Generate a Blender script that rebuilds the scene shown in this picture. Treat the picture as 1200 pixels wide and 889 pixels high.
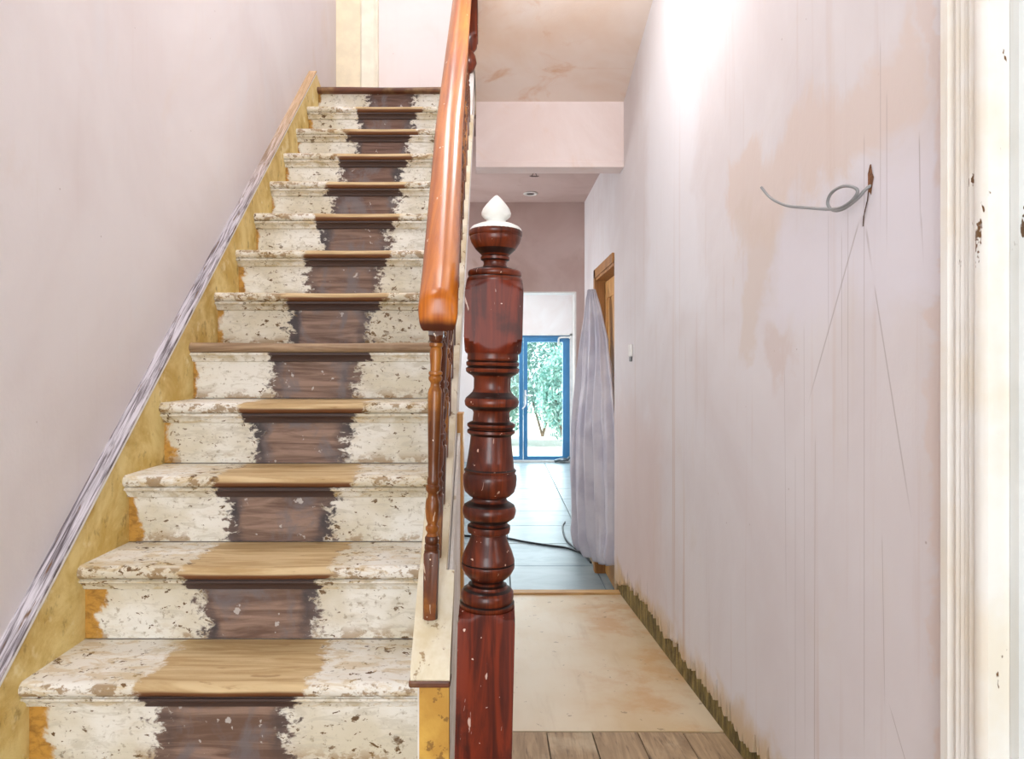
import bpy, bmesh, math, random
from mathutils import Vector, Matrix, noise
random.seed(7)
for o in list(bpy.data.objects): bpy.data.objects.remove(o, do_unlink=True)
SC = bpy.context.scene
COL = SC.collection

# ------------------------------------------------------------------ camera
EYE = 1.10
cd = bpy.data.cameras.new('camera'); cam = bpy.data.objects.new('camera', cd); COL.objects.link(cam)
cam.location = (0, 0, EYE); cam.rotation_euler = (math.radians(90), 0, 0)
cd.sensor_width = 36; cd.lens = 24.0; cd.shift_x = 0.015; cd.shift_y = -0.01375
cd.clip_start = 0.02; cd.clip_end = 200
SC.camera = cam
# ------------------------------------------------------------------ world, lights, exposure
w = bpy.data.worlds.new('world'); SC.world = w; w.use_nodes = True
bgn = w.node_tree.nodes['Background']
bgn.inputs[0].default_value = (0.86, 0.95, 1.0, 1); bgn.inputs[1].default_value = 2.6
def area(name, loc, target, sx, sy, power, col=(1, 1, 1)):
    d = bpy.data.lights.new(name, 'AREA'); d.shape = 'RECTANGLE'; d.size = sx; d.size_y = sy
    d.energy = power; d.color = col
    o = bpy.data.objects.new(name, d); COL.objects.link(o); o.location = loc
    o.rotation_euler = (Vector(target) - Vector(loc)).to_track_quat('-Z', 'Y').to_euler()
    return o
area('front_door_daylight', (-0.45, -2.3, 1.25), (0.35, 2.5, 0.9), 1.2, 2.2, 64, (0.93, 0.97, 1))
area('front_room_daylight', (2.3, -1.0, 1.7), (-1.0, 2.6, 1.2), 0.8, 1.1, 12, (0.93, 0.97, 1))
area('upstairs_daylight', (-0.25, 2.9, 4.9), (-0.95, 3.5, 2.6), 0.5, 1.2, 34, (0.97, 0.98, 1))
area('stairwell_fill', (-0.98, 1.2, 4.0), (0.7, 2.5, 1.5), 0.9, 1.0, 30, (0.93, 0.97, 1))  # unseen fill added to brighten the right wall
def point(name, loc, power, radius, col):
    d = bpy.data.lights.new(name, 'POINT'); d.energy = power; d.shadow_soft_size = radius; d.color = col
    o = bpy.data.objects.new(name, d); COL.objects.link(o); o.location = loc
point('hall_ceiling_lamp', (0.24, 2.32, 2.54), 16, 0.06, (0.97, 0.98, 1))
area('rear_fill', (0.0, 8.6, 2.55), (0.2, 8.6, 0), 1.4, 1.6, 50, (0.9, 0.97, 1))  # added fill under the far-room ceiling, no opening above it
area('garden_door_daylight', (0.4, 10.95, 0.7), (0.4, 5, 0.2), 1.3, 1.8, 62, (0.85, 0.95, 1))
area('lobby_side_fill', (-1.02, 5.3, 1.3), (0.6, 4.6, 0.6), 0.25, 1.1, 34, (0.93, 0.97, 1))  # added fill for the dust sheet and lobby, no window there
sd = bpy.data.lights.new('sun', 'SUN'); sd.energy = 8; sd.angle = 0.02; sd.color = (1, 0.97, 0.9)
so_ = bpy.data.objects.new('sun', sd); COL.objects.link(so_); so_.location = (-5, 12, 9)
so_.rotation_euler = Vector((0.62, 0.18, -0.76)).to_track_quat('-Z', 'Y').to_euler()
SC.view_settings.view_transform = 'Standard'; SC.view_settings.look = 'None'
SC.view_settings.exposure = 0.13; SC.view_settings.gamma = 1.0; SC.view_settings.use_curve_mapping = False

# ------------------------------------------------------------------ helpers: materials
def lin(h):
    h = h.lstrip('#'); r = []
    for i in (0, 2, 4):
        c = int(h[i:i+2], 16) / 255
        r.append(c / 12.92 if c <= 0.04045 else ((c + 0.055) / 1.055) ** 2.4)
    return (*r, 1)
class NT:
    """small node-expression builder"""
    def __init__(s, name, rough=0.7, coat=0.0, spec=0.5):
        s.m = bpy.data.materials.new(name); s.m.use_nodes = True
        s.t = s.m.node_tree; s.b = s.t.nodes['Principled BSDF']
        s.b.inputs['Roughness'].default_value = rough
        s.b.inputs['Specular IOR Level'].default_value = spec
        s.b.inputs['Coat Weight'].default_value = coat
        s.b.inputs['Coat Roughness'].default_value = 0.18
    def n(s, typ): return s.t.nodes.new(typ)
    def put(s, sock, v):
        if isinstance(v, (int, float)):
            sock.default_value = (v, v, v, 1) if sock.type == 'RGBA' else v
        elif isinstance(v, str): sock.default_value = lin(v)
        elif isinstance(v, tuple): sock.default_value = v
        else: s.t.links.new(v, sock)
    def pos(s):
        return s.n('ShaderNodeNewGeometry').outputs['Position']
    def nrm(s): return s.n('ShaderNodeNewGeometry').outputs['Normal']
    def obj(s): return s.n('ShaderNodeTexCoord').outputs['Object']
    def rnd(s): return s.n('ShaderNodeObjectInfo').outputs['Random']
    def sep(s, v):
        x = s.n('ShaderNodeSeparateXYZ'); s.put(x.inputs[0], v); return x.outputs[0], x.outputs[1], x.outputs[2]
    def comb(s, x, y, z):
        c = s.n('ShaderNodeCombineXYZ')
        for i, v in enumerate((x, y, z)): s.put(c.inputs[i], v)
        return c.outputs[0]
    def M(s, op, a, b=0.0, c=None, clamp=False):
        x = s.n('ShaderNodeMath'); x.operation = op; x.use_clamp = clamp
        s.put(x.inputs[0], a); s.put(x.inputs[1], b)
        if c is not None: s.put(x.inputs[2], c)
        return x.outputs[0]
    def scale(s, v, sc):
        x = s.n('ShaderNodeMapping'); s.put(x.inputs[0], v); x.inputs['Scale'].default_value = sc; return x.outputs[0]
    def noise(s, v, sc=5, det=4, ro=0.55, dist=0.0):
        x = s.n('ShaderNodeTexNoise'); s.put(x.inputs['Vector'], v)
        x.inputs['Scale'].default_value = sc; x.inputs['Detail'].default_value = det
        x.inputs['Roughness'].default_value = ro; x.inputs['Distortion'].default_value = dist
        return x.outputs['Fac']
    def vor(s, v, sc=5):
        x = s.n('ShaderNodeTexVoronoi'); s.put(x.inputs['Vector'], v); x.inputs['Scale'].default_value = sc
        return x.outputs['Distance']
    def step(s, v, a, b, lo=0.0, hi=1.0):
        x = s.n('ShaderNodeMapRange'); x.interpolation_type = 'SMOOTHSTEP'
        s.put(x.inputs[0], v)
        x.inputs[1].default_value = a; x.inputs[2].default_value = b
        x.inputs[3].default_value = lo; x.inputs[4].default_value = hi
        return x.outputs[0]
    def mix(s, f, a, b):
        x = s.n('ShaderNodeMix'); x.data_type = 'RGBA'
        s.put(x.inputs[0], f); s.put(x.inputs[6], a); s.put(x.inputs[7], b); return x.outputs[2]
    def mul(s, a, b): return s.M('MULTIPLY', a, b)
    def color(s, v): s.put(s.b.inputs['Base Color'], v)
    def rough(s, v): s.put(s.b.inputs['Roughness'], v)
    def bump(s, h, strength=0.2, dist=0.01):
        x = s.n('ShaderNodeBump'); s.put(x.inputs['Height'], h)
        x.inputs['Strength'].default_value = strength; x.inputs['Distance'].default_value = dist
        s.t.links.new(x.outputs[0], s.b.inputs['Normal'])

def plain(name, col, rough=0.6, metal=0.0, spec=0.5, var=0.12, sc=14):
    t = NT(name, rough, spec=spec); p = t.pos()
    f = t.noise(p, sc, 5); f = t.step(f, 0.3, 0.7)
    c = lin(col); d = tuple(x * (1 - var) for x in c[:3]) + (1,)
    t.color(t.mix(f, d, c)); t.b.inputs['Metallic'].default_value = metal
    return t.m

def plaster(name, a='#E9DBD9', b='#DCC8C4', warm='#D9B9A2', warm_amt=0.25, streak=0.0, sc=1.4, extra=None):
    t = NT(name, 0.72, spec=0.3); p = t.pos()
    x, y, z = t.sep(p)
    big = t.step(t.noise(p, sc, 4, 0.6, 0.6), 0.36, 0.66)
    col = t.mix(big, a, b)
    w_ = t.step(t.noise(t.scale(p, (1.0, 1.3, 0.8)), sc * 1.9, 5, 0.62, 1.0), 0.56, 0.74)
    col = t.mix(t.mul(w_, warm_amt), col, warm)
    # fine trowel streaks running up the wall
    st = t.noise(t.scale(p, (26, 26, 1.2)), 1.0, 3, 0.6)
    sf = t.mul(t.step(st, 0.58, 0.75), 0.35 * streak)
    col = t.mix(sf, col, '#BFA294')
    sp = t.step(t.vor(p, 9.0), 0.012, 0.03, 1.0, 0.0)
    col = t.mix(t.mul(sp, 0.5), col, '#8E7468')
    if extra: col = extra(t, p, x, y, z, col)
    t.color(col)
    h = t.noise(t.scale(p, (3, 3, 2)), 3.0, 6, 0.6)
    t.bump(h, 0.25, 0.012)
    return t.m

# ------------------------------------------------------------------ helpers: geometry
class MB:
    def __init__(s): s.v = []; s.f = []
    def add(s, vs, fs):
        k = len(s.v); s.v += [tuple(q) for q in vs]; s.f += [tuple(i + k for i in f) for f in fs]; return s
    def box(s, x0, x1, y0, y1, z0, z1):
        vs = [(x, y, z) for x in (x0, x1) for y in (y0, y1) for z in (z0, z1)]
        return s.add(vs, [(0, 1, 3, 2), (4, 6, 7, 5), (0, 4, 5, 1), (2, 3, 7, 6), (0, 2, 6, 4), (1, 5, 7, 3)])
    def prism(s, pts, axis, a, b):
        """2D outline extruded along axis: 'x' outline is (y,z), 'y' -> (x,z), 'z' -> (x,y)"""
        def P(u, v, w_):
            return (w_, u, v) if axis == 'x' else ((u, w_, v) if axis == 'y' else (u, v, w_))
        n = len(pts)
        vs = [P(u, v, a) for u, v in pts] + [P(u, v, b) for u, v in pts]
        fs = [tuple(range(n))[::-1], tuple(range(n, 2 * n))]
        fs += [(i, (i + 1) % n, n + (i + 1) % n, n + i) for i in range(n)]
        return s.add(vs, fs)
    def turned(s, prof, seg=24, cx=0, cy=0):
        """prof: (z, R, half square or None); cross-section is a circle cut by a square"""
        vs = []; n = len(prof)
        for z, R, sq in prof:
            for k in range(seg):
                a = 2 * math.pi * k / seg + math.pi / 4
                r = R
                if sq: r = min(R, sq / max(abs(math.cos(a)), abs(math.sin(a))))
                vs.append((cx + r * math.cos(a), cy + r * math.sin(a), z))
        fs = [(j * seg + k, j * seg + (k + 1) % seg, (j + 1) * seg + (k + 1) % seg, (j + 1) * seg + k)
              for j in range(n - 1) for k in range(seg)]
        fs += [tuple(range(seg))[::-1], tuple(range((n - 1) * seg, n * seg))]
        return s.add(vs, fs)
    def tube(s, pts, r, seg=8, closed=False):
        pts = [Vector(p) for p in pts]; n = len(pts); vs = []
        up = Vector((0, 0, 1)); prev = None
        for i, p in enumerate(pts):
            t = (pts[min(i + 1, n - 1)] - pts[max(i - 1, 0)]).normalized()
            if prev is None:
                a = t.cross(up) if abs(t.z) < 0.95 else t.cross(Vector((1, 0, 0)))
            else: a = prev - t * prev.dot(t)
            a.normalize(); prev = a; b = t.cross(a)
            rr = r[i] if isinstance(r, (list, tuple)) else r
            for k in range(seg):
                an = 2 * math.pi * k / seg
                vs.append(p + a * rr * math.cos(an) + b * rr * math.sin(an))
        fs = [(j * seg + k, j * seg + (k + 1) % seg, (j + 1) * seg + (k + 1) % seg, (j + 1) * seg + k)
              for j in range(n - 1) for k in range(seg)]
        fs += [tuple(range(seg))[::-1], tuple(range((n - 1) * seg, n * seg))]
        return s.add(vs, fs)
    def sweep(s, sect, path):
        """sect: closed list (u,v): u across x, v perpendicular to the path in the yz plane; path (x,y,z)"""
        m = len(sect); n = len(path); vs = []
        P = [Vector(p) for p in path]
        for i, p in enumerate(P):
            t = (P[min(i + 1, n - 1)] - P[max(i - 1, 0)]); t.x = 0; t.normalize()
            up = Vector((0, -t.z, t.y))
            for u, v in sect: vs.append(p + Vector((u, 0, 0)) + up * v)
        fs = [(j * m + k, j * m + (k + 1) % m, (j + 1) * m + (k + 1) % m, (j + 1) * m + k)
              for j in range(n - 1) for k in range(m)]
        fs += [tuple(range(m))[::-1], tuple(range((n - 1) * m, n * m))]
        return s.add(vs, fs)
    def grooves(s, o, m2, seg, prof, k=1.0):
        o.materials.append(m2)
        for j in range(len(prof) - 1):
            dz = abs(prof[j+1][0] - prof[j][0]); dr = abs(prof[j+1][1] - prof[j][1])
            if prof[j][2] or prof[j+1][2]: continue
            if dr > dz * k:
                for q in range(seg): o.polygons[j * seg + q].material_index = 1
    def mesh(s, name, m, smooth=None, bevel=0.0):
        me = bpy.data.meshes.new(name); me.from_pydata(s.v, [], s.f)
        bm = bmesh.new(); bm.from_mesh(me)
        if bevel: bmesh.ops.bevel(bm, geom=[e for e in bm.edges], offset=bevel, segments=2, profile=0.5, affect='EDGES')
        bmesh.ops.recalc_face_normals(bm, faces=bm.faces); bm.to_mesh(me); bm.free()
        me.materials.append(m)
        if smooth is not None:
            me.polygons.foreach_set('use_smooth', [True] * len(me.polygons))
            me.set_sharp_from_angle(angle=math.radians(smooth))
        return me
    def build(s, name, m, parent=None, smooth=None, bevel=0.0, loc=None):
        o = bpy.data.objects.new(name, s.mesh(name, m, smooth, bevel)); COL.objects.link(o)
        if parent: o.parent = parent
        if loc: o.location = loc
        return o
def tag(o, label=None, cat=None, group=None, kind=None):
    for k, v in (('label', label), ('category', cat), ('group', group), ('kind', kind)):
        if v: o[k] = v
    return o
def empty(name, loc=(0, 0, 0)):
    o = bpy.data.objects.new(name, None); COL.objects.link(o); o.location = loc; return o
def struct(o): o['kind'] = 'structure'; return o
def interp(tab, t):
    if t <= tab[0][0]: return tab[0][1]
    for (a, x), (b, y) in zip(tab, tab[1:]):
        if t <= b: return x + (y - x) * (t - a) / (b - a)
    return tab[-1][1]
def spline(pts, n=8):
    P = [Vector(p) for p in pts]; P = [P[0] * 2 - P[1]] + P + [P[-1] * 2 - P[-2]]; out = []
    for i in range(1, len(P) - 2):
        a, b, c, d = P[i-1], P[i], P[i+1], P[i+2]
        for k in range(n):
            t = k / n
            out.append(0.5 * ((2*b) + (c-a)*t + (2*a-5*b+4*c-d)*t*t + (3*b-a-3*c+d)*t**3))
    out.append(P[-2]); return out

# ------------------------------------------------------------------ key dimensions
RISE, GO, Y0, Z0 = 0.19, 0.2027, 1.2645, 0.2267        # first nosing line point, metres
XL, XR = -1.0277, -0.155                                # inner faces of the two strings
XW = -1.068                                             # left wall
WR = 0.70                                               # right wall
SL = RISE / GO
nose = lambda n: (Y0 + n * GO, Z0 + n * RISE)
zn = lambda y: Z0 + SL * (y - Y0)
capz = lambda y: 0.59 + SL * (y - 1.38)
hallz = lambda y: 0.15 - 0.094 * y
TILE = -0.35

# ------------------------------------------------------------------ setting materials
def left_extra(t, p, x, y, z, col):
    f = t.step(t.noise(t.scale(p, (1, 1.0, 0.5)), 2.3, 4, 0.6, 0.8), 0.5, 0.66)
    return t.mix(t.mul(f, 0.35), col, '#DCDCE0')
M_left = plaster('pink_plaster_left', '#E2DDDE', '#D9D1D1', '#DCCFC6', 0.35, 0.15, 1.1, left_extra)
# straight scratches and stains of the right wall, in wall metres (y, z)
SCR = [(1.315, 1.384, 1.543, 1.0, .0022), (1.296, 1.369, 1.267, 1.255, .003), (1.267, 1.255, 1.1475, 0.825, .0018), (1.131, 1.493, 1.127, 1.30, .0016),
       (1.127, 1.36, 1.118, 1.25, .0014), (1.30, 1.55, 1.30, 0.33, .0011), (1.36, 1.42, 1.36, 0.85, .0010),
       (1.385, 1.38, 1.385, 1.05, .0010), (1.225, 1.6, 1.225, 1.28, .0010), (1.245, 1.7, 1.245, 1.33, .0009),
       (1.44, 1.43, 1.44, 1.10, .0010), (1.66, 1.1, 1.65, .50, .0009), (1.60, .9, 1.60, .1, .0009),
       (1.50, .95, 1.505, .05, .0011), (1.555, 1.2, 1.55, 0.2, .0008), (1.22, .5, 1.10, .32, .0012), (1.24, .8, 1.23, .45, .001)]
def right_extra(t, p, x, y, z, col):
    nz = t.noise(p, 3.2, 5, 0.6, 0.5); nd = t.M('SUBTRACT', nz, 0.5)
    yy = t.M('ADD', y, t.mul(nd, 0.5)); zz = t.M('ADD', z, t.mul(nd, 0.42))
    def box(y0, y1, z0, z1, e=0.05):
        a = t.mul(t.step(yy, y0 - e, y0 + e), t.step(yy, y1 - e, y1 + e, 1, 0))
        return t.mul(a, t.mul(t.step(zz, z0 - e, z0 + e), t.step(zz, z1 - e, z1 + e, 1, 0)))
    col = t.mix(t.mul(box(1.1, 2.05, 1.50, 1.68, 0.03), 0.75), col, '#DDCDC4')
    col = t.mix(t.mul(box(1.80, 1.98, 1.12, 1.55, 0.03), 0.6), col, '#D8CABF')
    col = t.mix(t.mul(box(1.02, 1.75, 1.20, 1.47, 0.06), 0.7), col, '#E2DFE8')
    col = t.mix(t.mul(box(2.35, 3.2, 1.30, 3.2, 0.10), 0.6), col, '#E9E9EE')  # paler area: lamplight put into the plaster colour
    col = t.mix(t.mul(box(1.02, 1.085, -0.5, 3.2, 0.012), 0.45), col, '#DCC6B9')
    col = t.mix(t.mul(box(1.6, 1.72, 1.02, 1.16, 0.03), 0.35), col, '#CFB6A8')
    col = t.mix(t.mul(box(2.9, 4.1, -0.5, 0.9, 0.2), 0.5), col, '#D4BDB5')
    lw = t.mul(t.step(t.noise(t.scale(p, (1, 17, 0.35)), 1.0, 3, 0.5), 0.60, 0.72), t.step(z, 0.4, 1.5, 0.55, 0.15))
    col = t.mix(lw, col, '#C9AE9F')
    # damp tide mark just above the torn bottom edge
    dz = t.M('SUBTRACT', z, t.M('SUBTRACT', 0.15, t.mul(y, 0.094)))
    dz = t.M('ADD', dz, t.mul(nd, 0.35))
    col = t.mix(t.step(dz, 0.09, 0.2, 0.7, 0), col, '#C9A86C')
    # pale jagged fringe of scratches
    for y0, z0, y1, z1, wd in SCR:
        L = math.hypot(y1 - y0, z1 - z0); ux, uy = (y1 - y0) / L, (z1 - z0) / L
        a = t.M('SUBTRACT', y, y0); b = t.M('SUBTRACT', z, z0)
        al = t.M('ADD', t.mul(a, ux), t.mul(b, uy)); pe = t.M('ABSOLUTE', t.M('SUBTRACT', t.mul(a, uy), t.mul(b, ux)))
        k = t.mul(t.step(pe, wd * .6, wd * 1.4, 1, 0), t.mul(t.step(al, 0, .03), t.step(al, L - .12, L, 1, 0)))
        col = t.mix(t.mul(k, 0.42), col, '#8F807A')
    return col
M_right = plaster('skimmed_plaster_right', '#E2DEE0', '#DAD3D4', '#DCD2CA', 0.3, 0.45, 1.2, right_extra)
M_rear = plaster('bare_plaster_rear', '#CBB5AF', '#BBA29A', '#AD8E7D', 0.5, 0.1, 1.6)
M_land = plaster('pale_pink_plaster_landing', '#F0E6E4', '#ECE0DE', '#EAD8D0', 0.3, 0.1, 1.2)
M_ceil = plaster('stained_plaster_ceiling', '#EADACF', '#E2C8B4', '#D6A882', 0.75, 0.0, 1.5)
M_beam = plaster('pink_plaster_beam', '#ECDEDB', '#E4D2CD', '#E2C8B8', 0.5, 0.0, 1.8)
M_far = plaster('white_plaster_far', '#F2EEEE', '#EADFDC', '#E8CFC2', 0.35, 0.0, 1.2)
M_white = plain('white_paint', '#ECEAE6', 0.5)

def chipped(name, base='#EDE8DC', dark='#6E4A26', amt=0.5, sc=40, shade='#D9CDB6'):
    t = NT(name, 0.42); p = t.pos()
    n1 = t.noise(t.scale(p, (1, 1, 0.45)), sc, 4, 0.6, 0.3)
    n2 = t.noise(p, 2.6, 3)
    chips = t.step(t.M('ADD', n1, t.mul(t.M('SUBTRACT', n2, 0.5), 0.5)), 0.74 - 0.1 * amt, 0.76 - 0.1 * amt)
    c = t.mix(t.step(t.noise(p, 7, 5), 0.4, 0.7), base, shade)
    c = t.mix(t.mul(t.step(t.noise(t.scale(p, (60, 60, 1.5)), 1, 2), .55, .75), .25), c, '#C4B79E')
    t.color(t.mix(chips, c, dark)); t.bump(t.M('SUBTRACT', n2, chips), 0.4, 0.003)
    return t.m
M_trim = chipped('chipped_white_gloss', '#EEEDE8', '#70502E', 0.1, 30, '#EAE3D4')
M_trimgrey = chipped('greyish_white_gloss', '#DFE2E0', '#5E4630', -0.1, 26, '#D6D9D6')

def masonry():
    t = NT('exposed_damp_masonry', 0.9); p = t.pos()
    n = t.noise(t.scale(p, (1, 9, 2)), 3, 6, 0.65); n2 = t.noise(p, 40, 4)
    c = t.mix(t.step(n, .35, .65), '#54461F', '#9A8448'); c = t.mix(t.step(n2, .5, .7), c, '#7C6C3A')
    t.color(c); t.bump(n2, 0.8, 0.01); return t.m
M_mason = masonry()

def woodm(name, a, b, grain=(1.5, 30, 30), rough=0.6, coat=0.0, stain=None, stain_amt=0.3, specks=None, sp_th=0.0, use='pos', dk=None):
    t = NT(name, rough, coat); p = t.pos() if use == 'pos' else t.obj()
    r = t.rnd()
    q = t.n('ShaderNodeVectorMath'); q.operation = 'ADD'
    t.put(q.inputs[0], p); t.put(q.inputs[1], t.comb(t.mul(r, 7.0), t.mul(r, 5.0), t.mul(r, 3.0))); pv = q.outputs[0]
    g = t.noise(t.scale(pv, grain), 1.0, 5, 0.62, 1.2)
    c = t.mix(t.step(g, .32, .68), a, b)
    if dk: c = t.mix(t.mul(t.step(t.noise(t.scale(pv, tuple(k * 2 for k in grain)), 1.6, 3), .55, .72), .7), c, dk)
    if stain: c = t.mix(t.mul(t.step(t.noise(pv, 3.1, 5, .6), .48, .66), stain_amt), c, stain)
    c = t.mix(t.mul(r, 0.22), c, a)
    if specks:
        sp = t.step(t.noise(pv, 55, 2, .5), 0.73 - sp_th, 0.75 - sp_th)
        c = t.mix(sp, c, specks)
    t.color(c); t.bump(g, 0.25, 0.002); return t.m
M_board = woodm('old_grey_floorboard', '#B89D7A', '#8F7658', (30, 1.5, 30), 0.7, 0, '#D6C6A8', 0.5, dk='#5F4A34')
def plym():
    t = NT('dusty_plywood', 0.5); p = t.pos(); x, y, z = t.sep(p)
    c = t.mix(t.step(t.noise(t.scale(p, (1.6, .8, 1)), 1.8, 4, .55, .1), .38, .7), '#DCCBAC', '#D2B88C')
    f = t.mul(t.step(x, 0.15, 0.6), t.step(t.noise(p, 4.3, 6, .65, .1), .44, .66))
    c = t.mix(t.mul(f, .7), c, '#C9995C')
    c = t.mix(t.step(t.noise(t.scale(p, (18, 2, 1)), 1.0, 5, .6), .55, .8, 0, .35), c, '#B18F60')
    c = t.mix(t.step(t.noise(p, 26, 3), .68, .71, 0, .6), c, '#8B6B48')
    t.color(c); t.bump(t.noise(p, 60, 3), .1, .001); return t.m
M_ply = plym()
def slate():
    t = NT('blue_grey_slate_tile', 0.38); p = t.pos(); r = t.rnd()
    c = t.mix(t.step(t.noise(t.scale(p, (1, 2, 1)), 3.0, 6, .62, .6), .35, .65), '#8C9BA1', '#74858C')
    c = t.mix(t.mul(r, .35), c, '#A0ADB0'); t.color(c)
    t.bump(t.noise(p, 16, 5), .15, .003); return t.m
M_tile = slate()
M_grout = plain('grey_grout', '#7F8B8E', 0.8)
M_edge = woodm('pale_timber_edge', '#D8B177', '#B98B50', (2, 30, 30), .6, 0, dk='#5A4020')

# ------------------------------------------------------------------ the setting
# hall floor: falls gently away from the camera
fl = struct(MB().prism([(-2.5, hallz(-2.5) - .03), (3.93, hallz(3.93) - .03), (3.93, -.55), (-2.5, -.55)], 'x', XW - .1, WR + .13)
            .build('floor', M_grout))
bx = -1.06 - .012; k = 0
for i in range(13):
    x0 = 0.016 - 0.1425 * 8 + i * 0.1425; x1 = x0 + 0.1385
    if x0 > WR + .02: break
    x1 = min(x1, WR + .1)
    h = random.uniform(-.0015, .0015)
    a, b = -2.5, 2.145 + random.uniform(-.004, .0)
    MB().prism([(a, hallz(a) + h), (b, hallz(b) + h), (b, hallz(b) - .03 + h), (a, hallz(a) - .03 + h)], 'x', x0, x1).build('floorboard', M_board, fl)
for (a, b) in ((2.15, 3.925),):
    MB().prism([(a, hallz(a) + .001), (b, hallz(b) + .001), (b, hallz(b) - .03), (a, hallz(a) - .03)], 'x', XW, WR + .02).build('plywood_sheet', M_ply, fl)
ed = MB().prism([(3.925, hallz(3.925) - .03), (3.925, hallz(3.925) + .012), (3.99, hallz(3.95) + .012), (3.99, hallz(3.95) - .04)], 'x', XW, WR + .012)
ed.build('edge_strip', M_edge, fl)
# rear tiled floor
rf = struct(MB().box(-1.5, 1.9, 3.93, 10.4, TILE - .12, TILE - .012).build('floor', M_grout))
tm = MB().box(-.306, .306, -.306, .306, -.012, 0).mesh('tile', M_tile, bevel=.002)
for i in range(6):
    for j in range(11):
        o = bpy.data.objects.new('tile', tm); COL.objects.link(o); o.parent = rf
        o.location = (.09 - .31 + .62 * (i - 2), 4.94 - .31 + .62 * (j - 1), TILE + random.uniform(-.0006, .0006))
# left wall, one long plane up through both storeys
struct(MB().box(XW - .12, XW, -2.5, 4.75, -.55, 5.3).build('wall_left', M_left))
struct(MB().box(XW - .12, XW, 4.75, 5.44, -.55, 2.55).build('wall_left', M_rear))
# landing wall
struct(MB().box(XW, 1.0, 4.58, 4.70, 2.70, 5.3).build('wall_back', M_land))
# landing floor slab and plaster beam below it
struct(MB().box(XW, -.118, 3.955, 4.60, 2.55, 2.697).build('floor', M_board))
bm_ = MB(); bm_.prism([(3.76, 2.56), (3.76, 2.228), (3.755, 2.219), (3.752, 2.190), (3.88, 2.190), (3.88, 2.56)], 'x', -.114, WR)
struct(bm_.build('beam', M_beam))
# sloping soffit plus flat ceiling of the front hall
sf = MB().prism([(3.90, 2.52), (3.76, 2.552), (3.06, 2.737), (2.2, 2.97), (2.2, 3.07), (3.90, 2.66)], 'x', -.112, WR)
struct(sf.build('ceiling', M_ceil))
struct(MB().box(-.07, WR, -2.5, 2.22, 2.965, 3.07).build('ceiling', M_ceil))
struct(MB().box(-.07, .02, -2.5, 3.16, 3.06, 5.3).build('wall_right', M_land))
struct(MB().box(-.155, -.112, 3.16, 4.6, 2.70, 5.3).build('wall_right', M_land))
struct(MB().box(XW, .1, -2.5, 4.7, 5.2, 5.3).build('ceiling', M_land))
struct(MB().box(XW, -.07, -2.6, -2.5, 2.6, 5.3).build('wall_front', M_land))
# rear lobby ceiling and wall with a wide opening
struct(MB().box(XW, WR + .1, 3.88, 5.5, 2.40, 2.5).build('ceiling', M_rear))
rw = MB(); OX0, OX1, OZ = -.45, .632, 1.685
rw.prism([(XW, TILE - .02), (OX0, TILE - .02), (OX0, OZ), (OX1, OZ), (OX1, TILE - .02), (WR + .02, TILE - .02), (WR + .02, 2.42), (XW, 2.42)], 'y', 5.44, 5.56)
struct(rw.build('wall_rear', M_rear))
struct(MB().box(OX1 - .012, OX1 + .002, 5.43, 5.57, TILE, OZ).box(OX0 - .002, OX0 + .012, 5.43, 5.57, TILE, OZ).box(OX0, OX1, 5.43, 5.57, OZ - .01, OZ + .002)
       .build('trim_1', M_white))
MB_ = MB().box(OX1 - .02, OX1 + .03, 5.40, 5.44, TILE, .12)
struct(MB_.build('trim_2', woodm('dark_raw_wood', '#6E4A2C', '#4A2E1A', (30, 30, 2))))
# far room
GX0, GX1, GZ = -.30, 1.10, 1.55
fw = MB(); GY = 10.27
fw.prism([(-1.5, TILE - .1), (GX0, TILE - .1), (GX0, GZ), (GX1, GZ), (GX1, TILE - .1), (1.9, TILE - .1), (1.9, 2.7), (-1.5, 2.7)], 'y', GY, GY + .25)
struct(fw.build('wall_far', M_far))
struct(MB().box(-1.62, -1.5, 5.5, 10.5, TILE, 2.7).build('wall_left', M_far))
struct(MB().box(1.155, 1.3, 5.5, 10.5, TILE, 2.7).build('wall_right', M_far))
struct(MB().box(-1.6, 1.3, 5.5, 10.5, 2.6, 2.7).build('ceiling', M_far))
struct(MB().box(-1.6, XW - .1, 5.44, 5.56, TILE, 2.7).box(WR + .02, 1.3, 5.44, 5.56, TILE, 2.7).box(-1.6, 1.3, 5.44, 5.56, 2.42, 2.7).build('wall_front', M_far))

# right wall: masonry core, with the plaster skin torn ragged along the bottom
DY0, DY1, DZ = 4.06, 4.79, 1.72
FY = .945                                              # front-room doorway ends here
core = MB()
core.box(WR + .014, WR + .13, FY, DY0, -.55, 3.07)
core.box(WR + .014, WR + .13, DY0, DY1, DZ, 3.07)
core.box(WR + .014, WR + .13, DY1, 5.5, -.55, 3.07)
core.box(WR + .014, WR + .13, -.2, FY, 2.15, 3.07).box(WR + .014, WR + .13, -2.5, -.2, -.2, 3.07)
wr = struct(core.build('wall_right', M_mason))
def skin(y0, y1, base, top, ragged=True, step=.011):
    ys = []; y = y0
    while y < y1: ys.append(y); y += step
    ys.append(y1); lo = []
    for y in ys:
        b = base(y)
        if ragged:
            r = .075 + .05 * noise.noise(Vector((y * 2.3, 0, 0))) + .05 * abs(noise.noise(Vector((y * 14, 3, 0)))) + random.uniform(0, .018) + .11 * random.random() ** 5
            r *= interp([(1.0, .75), (2.5, .9), (3.4, 1.35), (3.75, 1.1), (4.06, .35)], y)
            b += max(.008, r)
        lo.append((y, b))
    out = [(y0, top)] + lo + [(y1, top)]
    return out
sk = MB()
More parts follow.
